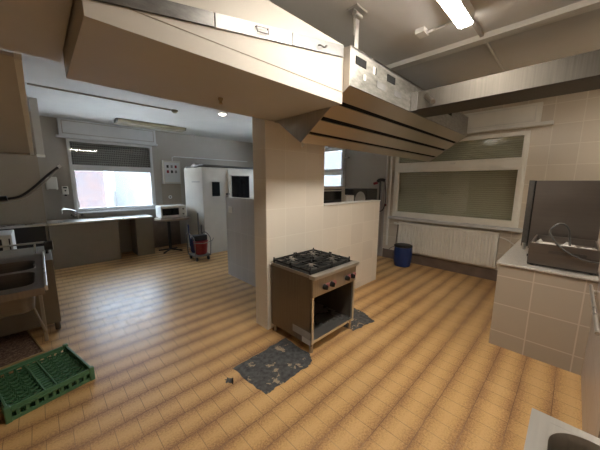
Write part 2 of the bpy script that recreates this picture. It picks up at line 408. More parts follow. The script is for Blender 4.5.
w3 = thing('window_3', 'small daylit window seen past the column above the oven', 'window', (5.65, 4.87, 1.3), kind='structure')
m = MB(); frame_x(m, 4.15, 5.6, 1.3, 2.6, 0.06, 5.60, 5.72); m.box(5.60, 5.72, 4.21, 5.54, 1.93, 2.03, .004); m.build('window_frame', 'frame_g', w3)
m = MB(); frame_x(m, 4.19, 5.56, 1.34, 1.95, 0.05, 5.59, 5.66); m.build('sash', 'frame_g', w3)
m = MB(); frame_x(m, 4.19, 5.56, 2.01, 2.56, 0.05, 5.59, 5.66); m.build('sash', 'frame_g', w3)
box(5.64, 5.645, 4.23, 5.52, 1.38, 1.91).build('pane', 'glass', w3)
box(5.64, 5.645, 4.23, 5.52, 2.05, 2.52).build('pane', 'glass', w3)
box(5.60, 5.649, 4.10, 5.65, 2.62, 2.86, bev=.004).build('shutter_box', 'frame_g', w3)
m = MB(); m.box(5.50, 5.60, 3.98, 4.16, 2.30, 2.33, .004); m.cyl((5.56, 4.14, 1.42), (5.56, 4.14, 2.5), .014); m.build('opening_arm', 'steel', w3)

# outdoors
struct('ground', box(-30, 30, 7.76, 40, -0.6, -0.5), 'concrete', 'paved yard outside the bright window', 'ground')
struct('ground_side', box(5.92, 30, -20, 7.75, -0.6, -0.5), 'concrete', 'paved yard beyond the far right window', 'ground')
tag(box(-6, 1.9, 13.0, 16, -0.5, 2.5).build('brick_building', 'brick'), 'washed-out brick building outside, in the left half of the bright window', 'building')
b = tag(box(2.6, 9, 15.0, 20, -0.5, 2.2).build('garden_wall', 'render_w'), 'pale low building outside, in the right half of the bright window', 'building')
M['house_grey'] = plain('grey_render', (0.016, 0.017, 0.019), 0.9)
tag(box(12, 14, 6, 14, -.5, 4.2).build('grey_house', 'house_grey'), 'grey house wall outside, behind the small far right window', 'building')

# ------------------------------------------------------------ duct boxing
d = thing('ventilation_duct', 'large cream boxed duct hanging from the ceiling in front of the column', 'duct', (1.03, 1.87, 2.34))
MB().prism([(1.42, 2.34), (2.315, 2.34), (2.315, 2.69), (1.42, 2.78)], 'x', 0.20, 1.86).build('casing', 'duct_paint', d)
box(0.205, 1.855, 1.417, 1.421, 2.428, 2.431).build('seam', 'tan_wall', d)
def strip(x0, x1, name, mat, lab, y=1.408):
    lo = lambda x: 2.368+.173*x; hi = lambda x: 2.427+.187*x
    o = MB().prism([(x0, lo(x0)), (x1, lo(x1)), (x1, hi(x1)), (x0, hi(x0))], 'y', y, 1.4195).build(name, mat, d, bevel=.001); o['label'] = lab; return o
strip(0.21, 0.745, 'access_plate', 'galv_dk', 'dark tarnished metal access plate')
pl = strip(0.752, 1.293, 'access_plate', 'scuffed', 'scuffed white access plate with rectangular handle')
pr = strip(1.298, 1.845, 'access_plate', 'galv_gr', 'grey metal access plate with curved handle')
def handle(x, z, w, h, parent):
    m = MB(); m.tube([(x-w/2, 1.407, z), (x-w/2, 1.392, z-.003), (x+w/2, 1.392, z+.012), (x+w/2, 1.407, z+.012)], .0035, 6)
    m.tube([(x-w/2, 1.399, z), (x-w/2+.004, 1.395, z-h), (x+w/2+.004, 1.395, z-h+.012), (x+w/2, 1.399, z+.012)], .0035, 6)
    o = m.build('handle', 'dark_steel', parent); return o
handle(1.045, 2.595, .085, .028, pl); 
MB().tube([(1.545, 1.405, 2.672), (1.55, 1.385, 2.668), (1.585, 1.378, 2.662), (1.615, 1.385, 2.682), (1.62, 1.405, 2.69)], .005, 7, 4).build('handle', 'dark_steel', pr)
o = MB().cyl((1.08, 1.99, 2.34), (1.08, 1.99, 2.325), .018).cyl((1.08, 1.99, 2.325), (1.08, 1.99, 2.30), .010).cyl((1.08, 1.99, 2.30), (1.08, 1.99, 2.297), .016)
tag(o.build('sprinkler_head', 'wood_rim'), 'small brass nozzle under the cream duct', 'nozzle')

# ------------------------------------------------------------ extractor hood
hd = thing('extractor_hood', 'long stainless steel extractor hood with slotted underside above the stove', 'hood', (3.5, 1.85, 2.08))
X0, X1 = 1.87, 5.12
# casing: front panel, top, back, ends follow the V profile
box(X0, X1, 1.355, 1.375, 2.47, 2.766, bev=.002).build('front_panel', 'galv', hd)
box(X0, X1, 1.355, 2.312, 2.752, 2.766).build('top_panel', 'steel', hd)
box(X0, X1, 2.298, 2.312, 2.33, 2.752).build('back_panel', 'steel', hd)
prof = [(1.357, 2.47), (1.912, 2.085), (2.31, 2.36), (2.31, 2.764), (1.357, 2.764)]
e1 = MB().prism(prof, 'x', X0-.006, X0+.001).build('end_panel', 'steel', hd); 
MB().prism(prof, 'x', X1-.001, X1+.006).build('end_panel', 'steel', hd)
def slope_strip(t0, t1, off=0.0):
    a = Vector((1.36, 2.472)); b = Vector((1.912, 2.088)); dd = b-a; n = Vector((-dd.y, dd.x)).normalized()
    if n.y < 0: n = -n
    p, q = a+dd*t0+n*off, a+dd*t1+n*off
    return [(p.x, p.y), (q.x, q.y), (q.x+n.x*.008, q.y+n.y*.008), (p.x+n.x*.008, p.y+n.y*.008)]
slots = [(0.225, 0.285), (0.50, 0.565), (0.78, 0.83)]
ed = [0.0]+[v for s_ in slots for v in s_]+[1.0]
for a, b in zip(ed[::2], ed[1::2]):
    MB().prism(slope_strip(a, b), 'x', X0, X1).build('underside_panel', 'hood_u', hd)
for a, b in slots:
    m = MB(); m.prism(slope_strip(a-.004, b+.004, .012), 'x', X0+.02, X1-.02); m.build('slot', 'void', hd)
MB().prism([(1.912, 2.088), (2.31, 2.362), (2.31, 2.372), (1.912, 2.098)], 'x', X0, X1).build('rear_underside', 'hood_u', hd)
for x in (1.935, 2.45, 3.60, 4.15): box(x, x+.15, 1.349, 1.356, 2.648, 2.708).build('vent_opening', 'void', hd)
for x in (2.20, 2.055): box(x, x+.028, 1.349, 1.356, 2.645 if x > 2.1 else 2.555, 2.70 if x > 2.1 else 2.60).build('bracket', 'white', hd)
box(2.228, 2.248, 1.350, 1.356, 2.645, 2.70).build('vent_opening', 'void', hd)
for x in (2.27, 2.60): box(x, x+.15, 1.351, 1.356, 2.55, 2.605).build('patch_plate', 'galv_gr', hd)
m = MB().cyl((1.89, 1.912, 2.085), (1.89, 1.912, 2.045), .009).cyl((1.89, 1.912, 2.062), (1.89, 1.885, 2.062), .006); m.build('drain_tap', 'steel_b', hd)
m = MB().box(1.925, 1.975, 1.362, 1.372, 2.766, 3.035, .002).box(1.88, 2.02, 1.32, 1.42, 3.035, 3.049, .002).box(1.905, 1.915, 1.362, 1.372, 2.85, 3.04)
m.cyl((1.895, 1.355, 3.0), (1.985, 1.355, 3.0), .020)
m.build('ceiling_hanger', 'steel_b', hd)

dk = thing('steel_air_duct', 'rectangular steel air duct running from the hood out of the frame at the right', 'duct', (3.18, 0.56, 2.477))
box(2.98, 3.40, -1.599, 1.352, 2.477, 2.655, bev=.003).build('casing', 'duct_steel', dk)
MB().tube([(2.979, 1.20, 2.60), (2.80, 1.055, 2.475)], .022, 12).build('pipe_stub', 'brown_steel', dk)
MB().box(2.972, 2.981, 1.28, 1.352, 2.47, 2.66, .002).build('joint_flange', 'dark_steel', dk)

# ------------------------------------------------------------ ceiling items
lp = thing('tube_lamp', 'lit fluorescent tube lamp on the ceiling, upper right', 'lamp', (1.86, 0.775, H2))
box(1.08, 2.61, 0.715, 0.835, 2.963, H2-.001, bev=.005).build('housing', 'white', lp)
MB().prism([(0.722+.106*(0.5-0.5*math.cos(PI*k/10)) , 2.969-.020*math.sin(PI*k/10)**.5) for k in range(11)], 'x', 1.085, 2.605).build('diffuser', 'lamp', lp, smooth=True)
lq = thing('tube_lamp', 'second fluorescent tube lamp on the ceiling, behind the tiled counter at the right', 'lamp', (4.55, -1.0, H2))
box(3.78, 5.33, -1.06, -.94, 2.946, H2-.001, bev=.005).build('housing', 'white', lq)
MB().prism([(-1.053+.106*(0.5-0.5*math.cos(PI*k/10)) , 2.964-.022*math.sin(PI*k/10)**.6) for k in range(11)], 'x', 3.79, 5.32).build('diffuser', 'lamp_weak', lq, smooth=True)
jb = thing('junction_box', 'small white junction box on the ceiling beside the lit lamp', 'junction box', (2.50, 1.08, H2))
box(2.54, 2.65, 1.08, 1.16, 3.005, H2-.001, bev=.006).build('box', 'white', jb)
MB().cyl((2.63, 1.08, 3.03), (2.63, 1.02, 3.03), .012).tube([(2.64, 1.06, 3.035), (2.64, .95, 3.035), (2.60, .83, 3.035)], .008).build('cable', 'white', jb)
m = MB().box(2.615, 3.04, 0.745, 0.775, 3.02, H2-.001, .003)
tag(m.build('cable_trunking', 'grey_wall'), 'short grey cable trunking between the lit lamp and the ceiling ridge', 'trunking')
tag(MB().cyl((3.155, 0.76, 3.03), (5.6, 0.80, 3.03), .016).build('ceiling_pipe', 'steel_b'), 'thin metal pipe on the ceiling right of the ridge, above the steel duct', 'pipe')
tag(MB().box(0.04, 1.83, 5.17, 5.195, 2.95, H-.001, .003).build('ceiling_conduit', 'tan_wall'), 'thin dark conduit across the far left ceiling', 'conduit')
sd = thing('smoke_detector', 'small round detector at the end of the ceiling conduit', 'smoke detector', (1.90, 5.18, H))
MB().lathe(1.90, 5.18, [(.055, H-.001), (.055, H-.02), (.03, H-.05), (.012, H-.055)], 20).build('body', 'diff_off', sd, smooth=True)
ol = thing('unlit_tube_lamp', 'unlit ceiling lamp with yellowed cover near the bright window', 'lamp', (1.95, 6.8, H))
box(1.27, 2.66, 6.60, 6.86, 2.90, H-.001, bev=.004).build('housing', 'dark_steel', ol)
box(1.30, 2.63, 6.592, 6.601, 2.905, 2.96).build('cover', 'diff_off', ol)
box(1.30, 2.63, 6.62, 6.84, 2.892, 2.901).build('cover', 'diff_off', ol)
rl = thing('round_ceiling_lamp', 'small lit round ceiling lamp just past the cream duct', 'lamp', (2.62, 4.78, H))
MB().lathe(2.62, 4.78, [(.072, H-.001), (.072, H-.012)], 24).build('rim', 'white', rl)
MB().lathe(2.62, 4.78, [(.064, H-.012), (.055, H-.025), (.025, H-.035)], 24).build('bulb', 'lamp2', rl, smooth=True)

# ------------------------------------------------------------ gas stove
sv = thing('gas_stove', 'four-burner stainless gas stove with open cabinet in front of the column', 'stove', (2.15, 1.97, 0))
x0, x1, y0, y1 = 1.785, 2.505, 1.66, 2.29
box(x0, x0+.015, y0, y1, .085, .80, bev=.002).build('side_panel', 'brown_steel', sv)
box(x1-.015, x1, y0, y1, .105, .80, bev=.002).build('side_panel', 'brown_steel', sv)
box(x0+.015, x1-.015, y1-.012, y1, .105, .80).build('back_panel', 'brown_steel', sv)
box(x0+.015, x1-.015, y0, y1-.012, .105, .135, bev=.002).build('shelf', 'steel_b', sv)
box(x0, x0+.03, y0-.004, y0+.02, .105, .60, bev=.002).build('front_post', 'steel_b', sv)
box(x1-.03, x1, y0-.004, y0+.02, .105, .60, bev=.002).build('front_post', 'steel_b', sv)
box(x0, x1, y0-.012, y0+.01, .60, .79, bev=.003).build('control_panel', 'steel', sv)
box(x0+.015, x1-.015, y0+.012, y1-.012, .585, .60).build('cabinet_roof', 'dark_steel', sv)
m = MB(); m.box(x0-.012, x1+.02, y0-.045, y0+.03, .785, .825, .006); m.build('front_lip', 'steel_b', sv)
m = MB(); m.box(x0-.004, x1+.004, y0+.03, y1+.005, .790, .806, .003)
m.box(x0-.004, x0+.012, y0+.03, y1+.005, .806, .822, .002); m.box(x1-.012, x1+.004, y0+.03, y1+.005, .806, .822, .002); m.box(x0+.012, x1-.012, y1-.012, y1+.005, .806, .822, .002)
m.build('hob_plate', 'steel', sv)
box(x0+.025, x1-.025, y0+.045, y1-.02, .806, .811).build('drip_tray', 'iron', sv)
for i in (0, 1):
    for j in (0, 1):
        cx, cy = x0+.19+.34*i, y0+.195+.29*j
        b = MB().lathe(cx, cy, [(.062, .811), (.062, .826), (.045, .832)], 24).build('burner', 'burner', sv, smooth=True)
        MB().lathe(cx, cy, [(.054, .832), (.056, .846), (.03, .856)], 24).build('burner_cap', 'burner', b, smooth=True)
        g = MB(); a = .155; bb = .135
        for s_ in (-1, 1):
            g.box(cx-a, cx+a, cy+s_*bb-.009, cy+s_*bb+.009, .836, .854, .002); g.box(cx+s_*a-.009, cx+s_*a+.009, cy-bb, cy+bb, .836, .854, .002)
            for t_ in (-1, 1):
                g.cyl((cx+s_*a, cy+t_*bb, .811), (cx+s_*a, cy+t_*bb, .872), .010, .008, 8)
            g.box(cx+s_*.03, cx+s_*a, cy-.008, cy+.008, .842, .860, .002); g.box(cx-.008, cx+.008, cy+s_*.03, cy+s_*bb, .842, .858, .002)
            g.tube([(cx+s_*a, cy-bb, .852), (cx+s_*.05, cy-.045, .852)], .009, 6); g.tube([(cx+s_*a, cy+bb, .852), (cx+s_*.05, cy+.045, .852)], .009, 6)
        g.build('pan_support', 'iron', sv)
for kx in (1.955, 2.065, 2.325, 2.425):
    k = MB().cyl((kx, y0-.012, .672), (kx, y0-.045, .672), .029, .024, 20).box(kx-.006, kx+.006, y0-.055, y0-.044, .652, .692, .002).build('knob', 'black', sv, smooth=True)
    r = MB()
    cx = kx+.050
    pts = [(cx+.024*math.cos(a_), y0-.0145, .676+.024*math.sin(a_)) for a_ in [2*PI*i/14 for i in range(15)]]
    r.tube(pts, .0045, 5)
    r.tube([(cx-.011, y0-.0145, .666), (cx, y0-.0145, .688), (cx+.011, y0-.0145, .666), (cx-.011, y0-.0145, .666)], .0036, 5)
    r.build('printed_mark', 'pink', sv)
for lx in (x0+.03, x1-.03):
    for ly in (y0+.03, y1-.03):
        MB().cyl((lx, ly, .0), (lx, ly, .105), .020, .022, 16).build('leg', 'steel', sv, smooth=True)
box(x0-.003, x0, y0+.01, y0+.27, .150, .225).build('rating_plate', 'diff_grey', sv)
lb = box(x0-.003, x0, y0+.01, y0+.13, .090, .147).build('label_sticker', 'scuffed', sv); lb['label'] = 'white paper sticker'

# ------------------------------------------------------------ bare patches in the floor
def patch(name, pts, label):
    m = MB(); out = []
    n = len(pts)
    for i in range(n):
        a, b = Vector(pts[i]), Vector(pts[(i+1) % n]); k = 9
        for j in range(k):
            p = a.lerp(b, j/k); r_ = 0.012
            out.append((p.x+random.uniform(-r_, r_), p.y+random.uniform(-r_, r_)))
    m.prism(out, 'z', 0.0, 0.003)
    return tag(m.build(name, 'screed'), label, 'floor damage')
patch('bare_floor_patch', [(1.12, 2.03), (1.15, 1.57), (1.40, 1.565), (1.69, 1.565), (1.78, 1.66), (1.80, 2.05)], 'dark patch of missing tiles left of the stove, flecked with cream mortar')
patch('bare_floor_patch', [(2.46, 1.62), (2.84, 1.57), (2.94, 1.80), (2.95, 2.02), (2.45, 2.05)], 'small dark patch of missing tiles right of the stove')
patch('floor_chip', [(.985, 1.90), (1.02, 1.86), (1.05, 1.92), (1.01, 1.95)], 'tiny dark chip in the floor near the large bare patch')

# ------------------------------------------------------------ right counter
rc = thing('tiled_counter', 'beige tiled counter block with grey speckled top at the right', 'counter', (4.4, 0.13, 0))
box(3.325, 5.628, -0.224, 0.47, 0, 0.885).build('base', 'tile_counter', rc)
box(3.305, 5.628, -0.224, 0.49, 0.885, 0.905, bev=.004).build('worktop', 'terrazzo', rc)
bx = thing('steel_warming_box', 'low open steel box on the tiled counter, in front of the upright steel panel', 'kitchen appliance', (3.75, 0.02, .905))
m = MB(); m.box(3.43, 3.445, -.215, .262, .925, 1.135, .003); m.build('front_panel', 'steel_h', bx)
m = MB(); m.box(3.445, 4.08, .247, .262, .925, 1.125, .002); m.box(3.445, 4.08, -.215, -.200, .925, 1.125, .002); m.box(4.065, 4.08, -.2, .247, .925, 1.125); m.build('casing', 'steel_h', bx)
box(3.445, 4.065, -.2, .247, .925, 1.06).build('inner_tray', 'brown_steel', bx)
box(3.427, 3.431, -.135, .115, 1.048, 1.078).build('grip_slot', 'dark_steel', bx)
for fx in (3.47, 4.04):
    for fy in (.225, -.18): MB().cyl((fx, fy, .905), (fx, fy, .926), .015).build('foot', 'rubber', bx)
box(3.428, 3.45, -.21, .258, .915, .927).build('base_rim', 'rubber', bx)
MB().cyl((3.50, .262, .99), (3.50, .275, .99), .012).build('side_knob', 'black', bx)
m = MB(); bm = m.bm
rows = []
for i in range(16):
    y = .235-.43*i/15
    rows.append([bm.verts.new((3.50+.10*j+random.uniform(-.015, .015)+.05*math.sin(i*.9), y, 1.075+.018*math.sin(i*1.7+j*2.1)+random.uniform(0, .03))) for j in range(4)])
for a, b in zip(rows, rows[1:]):
    for j in range(3): bm.faces.new((a[j], a[j+1], b[j+1], b[j]))
o = tag(m.build('crumpled_cloth', 'cloth', smooth=True), 'crumpled white cloth lying in the open steel box', 'cloth')
o.modifiers.new('thick', 'SOLIDIFY').thickness = .006
up_ = thing('upright_steel_panel', 'large upright stainless steel panel standing on the tiled counter against the wall', 'steel panel', (4.2, .08, .905))
box(4.20, 4.235, -.222, .333, .93, 1.742, bev=.003).build('sheet', 'steel_h', up_)
box(4.205, 4.23, .348, .40, .95, 1.745, bev=.003).build('side_strip', 'dark_steel', up_)
box(4.215, 4.232, .333, .348, .95, 1.742).build('gap_seal', 'black', up_)
MB().cyl((4.215, .37, .905), (4.215, .37, .99), .022).build('foot', 'steel_b', up_); MB().cyl((4.215, -.15, .905), (4.215, -.15, .95), .022).build('foot', 'steel_b', up_)
cb = MB().tube([(3.405, -.215, 1.03), (3.40, -.12, 1.035), (3.40, -.03, 1.075), (3.40, .045, 1.13), (3.40, .10, 1.20), (3.41, .125, 1.26), (3.42, .105, 1.31), (3.43, .07, 1.34), (3.44, .03, 1.33), (3.46, .0, 1.28), (3.50, -.01, 1.21), (3.60, -.02, 1.12)], .008, 8, 5)
tag(cb.build('power_cable', 'cable_grey', smooth=True), 'dark cable looping over the front of the low steel box', 'cable')
m = MB().tube([(3.25, -.18, .86), (2.2, -.18, .86)], .012, 10); m.cyl((3.1, -.225, .86), (3.1, -.18, .86), .008); m.cyl((2.3, -.225, .86), (2.3, -.18, .86), .008)
tag(m.build('wall_rail', 'steel_b', smooth=True), 'short bright metal rail on the side wall at the right edge', 'rail')
# sink near the camera
sk = thing('steel_sink', 'stainless steel sink corner at the bottom right', 'sink', (.7, -.33, 0))
def sink_top(x0, x1, y0, y1, z, bowls, par, mat='steel_b', depth=.2, rim=.02):
    m = MB(); bm = m.bm
    xs = sorted({x0, x1, *[b[0] for b in bowls], *[b[1] for b in bowls]}); ys = sorted({y0, y1, *[b[2] for b in bowls], *[b[3] for b in bowls]})
    for a, b in zip(xs, xs[1:]):
        for c, d_ in zip(ys, ys[1:]):
            if any(q[0] <= (a+b)/2 <= q[1] and q[2] <= (c+d_)/2 <= q[3] for q in bowls): continue
            m.box(a, b, c, d_, z-.03, z)
    # rounded corner fillers for the bowls
    for q in bowls:
        r = .09
        for (cx, cy, sx, sy) in ((q[0], q[2], 1, 1), (q[1], q[2], -1, 1), (q[1], q[3], -1, -1), (q[0], q[3], 1, -1)):
            pts = [(cx, cy)]+[(cx+sx*(r-r*math.sin(t)), cy+sy*(r-r*math.cos(t))) for t in [PI/2*k/8 for k in range(9)]]
            m.prism(pts, 'z', z-.03, z-.0005)
    top = m.build('basin_top', mat, par, bevel=0)
    for q in bowls:
        b = MB(); bm = b.bm; rings = []
        for dz, ins, r in ((0, 0, .09), (-.02, .008, .085), (-depth, .02, .08), (-depth-.015, .05, .06)):
            X0_, X1_, Y0_, Y1_ = q[0]+ins, q[1]-ins, q[2]+ins, q[3]-ins; ring = []
            for (cx, cy, s0) in ((X1_-r, Y1_-r, 0), (X0_+r, Y1_-r, 1), (X0_+r, Y0_+r, 2), (X1_-r, Y0_+r, 3)):
                for k in range(6):
                    t = PI/2*(s0+k/5); ring.append(bm.verts.new((cx+r*math.cos(t), cy+r*math.sin(t), z-.001+dz)))
            rings.append(ring)
        n = len(rings[0])
        for A, B in zip(rings, rings[1:]):
            for k in range(n): bm.faces.new((A[k], A[(k+1) % n], B[(k+1) % n], B[k]))
        bm.faces.new(rings[-1])
        o = b.build('bowl', 'steel' if mat == 'steel_b' else 'dark_steel', par, smooth=True)
        MB().cyl(((q[0]+q[1])/2, (q[2]+q[3])/2, z-depth-.016), ((q[0]+q[1])/2, (q[2]+q[3])/2, z-depth-.008), .035).build('drain', 'dark_steel', o)
    return top
sink_top(.25, 1.20, -.70, .02, .90, [(.38, 1.165, -.60, -.030)], sk)
m = MB(); m.box(.25, 1.20, .012, .02, .86, .87); m.box(1.19, 1.20, -.70, .02, .85, .87); m.build('apron', 'steel', sk)
for lx in (.29, 1.10):
    for ly in (-.66, -.12): box(lx-.018, lx+.018, ly-.018, ly+.018, 0, .87, bev=.003).build('leg', 'steel', sk)
cbn = thing('shade_cabinet', 'made-up dark cabinet in place of the shaded wall end beyond the sink corner', 'cabinet', (1.55, -.5, 0))  # invented dark body, stands in for the wall end in shadow
box(1.24, 1.90, -.75, -.27, .08, .84, bev=.004).build('body', 'dark_steel', cbn)
box(1.27, 1.56, -.27, -.262, .11, .81, bev=.002).build('door', 'dark_steel', cbn); box(1.58, 1.87, -.27, -.262, .11, .81, bev=.002).build('door', 'dark_steel', cbn)
for lx in (1.28, 1.86):
    for ly in (-.71, -.31): MB().cyl((lx, ly, 0), (lx, ly, .08), .018).build('foot', 'steel', cbn)

# ------------------------------------------------------------ radiator and bin
rd = thing('panel_radiator', 'white ribbed panel radiator under the shuttered window', 'radiator', (5.56, 1.7, .25))
m = MB(); m.box(5.535, 5.60, .83, 2.60, .25, .86, .004)
n = 34
for i in range(n):
    y = .85+(2.58-.85)*(i+.5)/n; m.box(5.505, 5.537, y-.0165, y+.0165, .275, .835, .008)
m.build('panel', 'frame_w', rd)
box(5.515, 5.615, .825, 2.605, .858, .874, bev=.003).build('top_grille', 'frame_w', rd)
for y in (1.1, 2.3): box(5.60, 5.631, y-.02, y+.02, .35, .75).build('wall_bracket', 'white', rd)
MB().cyl((5.56, 2.61, .83), (5.56, 2.68, .83), .018).cyl((5.56, 2.66, .83), (5.56, 2.72, .83), .028, .024).build('valve', 'white', rd)
MB().tube([(5.57, 2.63, .83), (5.59, 2.66, .5), (5.59, 2.68, .02)], .010, 8).build('pipe', 'brown_steel', rd)
MB().tube([(5.57, .82, .80), (5.58, .70, .76), (5.60, .52, .62)], .010, 8, 3).build('pipe', 'white', rd)
bn = thing('blue_barrel', 'small dark blue plastic barrel on the floor beside the radiator', 'barrel', (5.31, 2.37, 0))
MB().lathe(5.31, 2.37, [(.14, 0), (.155, .01), (.172, .12), (.178, .27), (.168, .40), (.158, .42)], 28).build('body', 'blue', bn, smooth=True)
MB().lathe(5.31, 2.37, [(.165, .40), (.178, .41), (.178, .435), (.165, .445), (.05, .445)], 28).build('lid', 'rubber', bn, smooth=True)
MB().tube([(5.20, 2.50, .41), (5.16, 2.58, .36), (5.15, 2.64, .27)], .006, 6, 3).build('handle', 'dark_steel', bn)

# ------------------------------------------------------------ beyond the low partition
sh = thing('steel_shelf_rack', 'steel rack behind the low cream partition, carrying the black oven', 'rack', (3.3, 2.8, 0))
for z in (.3, .8, 1.285): box(2.74, 3.83, 2.52, 3.10, z, z+.025, bev=.003).build('shelf', 'steel', sh)
for lx in (2.76, 3.81):
    for ly in (2.54, 3.08): box(lx-.015, lx+.015, ly-.015, ly+.015, 0, 1.285).build('leg', 'steel', sh)
ov = thing('countertop_oven', 'black countertop oven with glass door behind the low partition', 'oven', (3.2, 2.8, 1.31))
box(2.84, 3.54, 2.60, 3.02, 1.325, 1.65, bev=.006).build('body', 'black', ov)
box(2.88, 3.44, 2.588, 2.60, 1.36, 1.60, bev=.003).build('door', 'dark_glass', ov)
MB().tube([(2.92, 2.588, 1.585), (2.92, 2.565, 1.585), (3.40, 2.565, 1.585), (3.40, 2.588, 1.585)], .007).build('handle', 'steel_b', ov)
box(3.45, 3.53, 2.59, 2.60, 1.35, 1.62).build('control_strip', 'steel', ov)
box(2.845, 3.535, 2.594, 2.602, 1.605, 1.645).build('trim_strip', 'steel', ov)
for fx in (2.88, 3.50):
    for fy in (2.64, 2.98): MB().cyl((fx, fy, 1.31), (fx, fy, 1.327), .014).build('foot', 'rubber', ov)
tag(box(3.58, 3.81, 2.60, 2.80, 1.31, 1.50, bev=.01).build('white_box', 'cloth'), 'small off-white box standing right of the black oven', 'box')
dc = thing('dark_cabinet', 'tall dark cabinet at the right end behind the low partition', 'cabinet', (4.25, 2.95, 0))
box(3.86, 4.66, 2.66, 3.22, 0, 1.60, bev=.005).build('body', 'rubber', dc)
box(3.88, 4.25, 2.648, 2.661, .03, 1.57, bev=.003).build('door', 'rubber', dc); box(4.27, 4.64, 2.648, 2.661, .03, 1.57, bev=.003).build('door', 'rubber', dc)
m = MB()
m.prism([(4.06+.16*math.cos(2*PI*k/32), 1.395+.16*math.sin(2*PI*k/32)) for k in range(32)], 'y', 2.638, 2.649)
m.prism([(4.06+.12*math.cos(2*PI*k/32), 1.395+.12*math.sin(2*PI*k/32)) for k in range(32)], 'y', 2.632, 2.639)
m.build('round_plate', 'diff_grey', dc)

wp = thing('water_standpipe', 'dark standpipe with black head and red valve beside the shuttered window', 'pipe', (5.5, 3.15, 0))
MB().cyl((5.50, 3.075, 0), (5.50, 3.075, 1.74), .018).build('pipe', 'rubber', wp)
MB().cyl((5.55, 3.03, .12), (5.55, 3.03, 1.72), .014).build('pipe', 'steel', wp)
MB().tube([(5.49, 3.13, 1.74), (5.49, 3.10, 1.77), (5.50, 3.02, 1.775), (5.52, 2.97, 1.755)], .035, 10, 3).build('head', 'black', wp)
MB().cyl((5.48, 3.22, 1.69), (5.48, 3.14, 1.71), .030).build('valve_wheel', 'red', wp)
MB().tube([(5.52, 2.97, 1.74), (5.53, 2.94, 1.45), (5.54, 2.95, 1.25), (5.54, 3.01, 1.10), (5.52, 3.07, 1.07)], .010, 7, 4).build('hose', 'rubber', wp)
wv = thing('white_wall_pipe', 'slim white vertical pipe left of the shuttered window, ending in a red cap', 'pipe', (5.615, 2.985, 1.2))
MB().cyl((5.615, 2.985, 1.24), (5.615, 2.985, 2.95), .020).build('pipe', 'white', wv); MB().cyl((5.615, 2.985, 1.19), (5.615, 2.985, 1.24), .022).build('cap', 'red', wv)
wq = MB().cyl((5.615, 2.895, .30), (5.615, 2.895, 2.5), .025)
tag(wq.build('shutter_guide', 'frame_w'), 'second white vertical pipe, tight against the shuttered window frame', 'pipe')

# ------------------------------------------------------------ cold cabinet (far)
fc = thing('cold_cabinet', 'large white walk-in cold cabinet with dark door window at the far end', 'cabinet', (3.5, 6.5, 0))
box(2.70, 4.35, 5.96, 7.0, 0.0, 2.04, bev=.008).build('body', 'fridge', fc)
dr = box(3.34, 4.14, 5.93, 5.96, .06, 2.0, bev=.004).build('door', 'fridge', fc)
box(3.42, 3.93, 5.924, 5.931, 1.31, 1.86).build('door_window', 'dark_glass', dr)
m = MB(); frame_y(m, 3.40, 3.95, 1.29, 1.88, .02, 5.92, 5.931); m.build('window_trim', 'steel', dr)
MB().cyl((3.29, 5.95, 1.42), (3.29, 5.90, 1.42), .02).box(3.25, 3.36, 5.90, 5.915, 1.41, 1.43).cyl((3.29, 5.955, 1.34), (3.29, 5.93, 1.34), .015).build('latch', 'dark_steel', fc)
box(4.09, 4.14, 5.915, 5.931, 1.50, 1.66, bev=.003).build('hinge', 'dark_steel', dr)
box(2.93, 3.12, 5.95, 5.961, 1.375, 1.71).build('notice', 'void', fc)
m = MB(); m.tube([(2.75, 6.6, 2.10), (2.80, 6.1, 2.10), (3.2, 6.05, 2.09), (4.3, 6.05, 2.07)], .018, 8); m.tube([(2.72, 6.9, 2.06), (2.78, 6.3, 2.08), (3.5, 6.2, 2.08), (4.3, 6.2, 2.06)], .02, 8); m.box(2.76, 2.86, 6.45, 6.6, 2.04, 2.14, .006)
m.build('top_pipework', 'dark_steel', fc)
box(2.697, 2.701, 6.1, 6.55, 1.70, 1.715).build('side_seam', 'galv_gr', fc)

# ------------------------------------------------------------ mop cart
mc = thing('mop_cart', 'small cleaning cart with red bucket on the floor beside the cold cabinet', 'cleaning cart', (2.47, 5.75, 0))
cx, cy = 2.44, 5.72
def K(m, name, mat, **k): return m.build(name, mat, mc, **k)
for a in (-1, 1):
    for b in (-1, 1): K(MB().cyl((cx+a*.13-.015, cy+b*.16, .045), (cx+a*.13+.015, cy+b*.16, .045), .045), 'castor', 'rubber', smooth=True)
K(MB().box(cx-.18, cx+.18, cy-.20, cy+.20, .09, .13, .012), 'tray', 'galv_gr')
bk = K(MB().lathe(cx, cy-.10, [(.11, .14), (.13, .17), (.155, .42), (.165, .43), (.15, .432)], 24, 1, .75), 'bucket', 'red', smooth=True); bk['label'] = 'red bucket'
bk2 = K(MB().lathe(cx, cy+.13, [(.11, .14), (.13, .17), (.15, .46), (.16, .47), (.145, .472)], 24, 1, .7), 'bucket', 'blue', smooth=True); bk2['label'] = 'dark blue bucket'
K(MB().box(cx-.14, cx+.14, cy-.15, cy+.05, .44, .56, .02), 'wringer', 'rubber')
m = MB()
for a in (-1, 1):
    m.tube([(cx+a*.17, cy-.19, .12), (cx+a*.18, cy-.19, .50), (cx+a*.18, cy+.19, .56), (cx+a*.17, cy+.19, .12)], .010, 8, 3)
m.tube([(cx-.20, cy-.21, .42), (cx, cy-.25, .40), (cx+.20, cy-.21, .42), (cx+.27, cy-.16, .47)], .009, 8, 3)
K(m, 'wire_frame', 'galv_gr')
K(MB().cyl((cx+.02, cy+.02, .5), (cx+.06, cy+.12, 1.02), .012), 'mop_handle', 'dark_steel')
K(MB().cyl((cx-.15, cy+.1, .3), (cx-.16, cy+.14, .78), .012), 'brush_handle', 'blue')
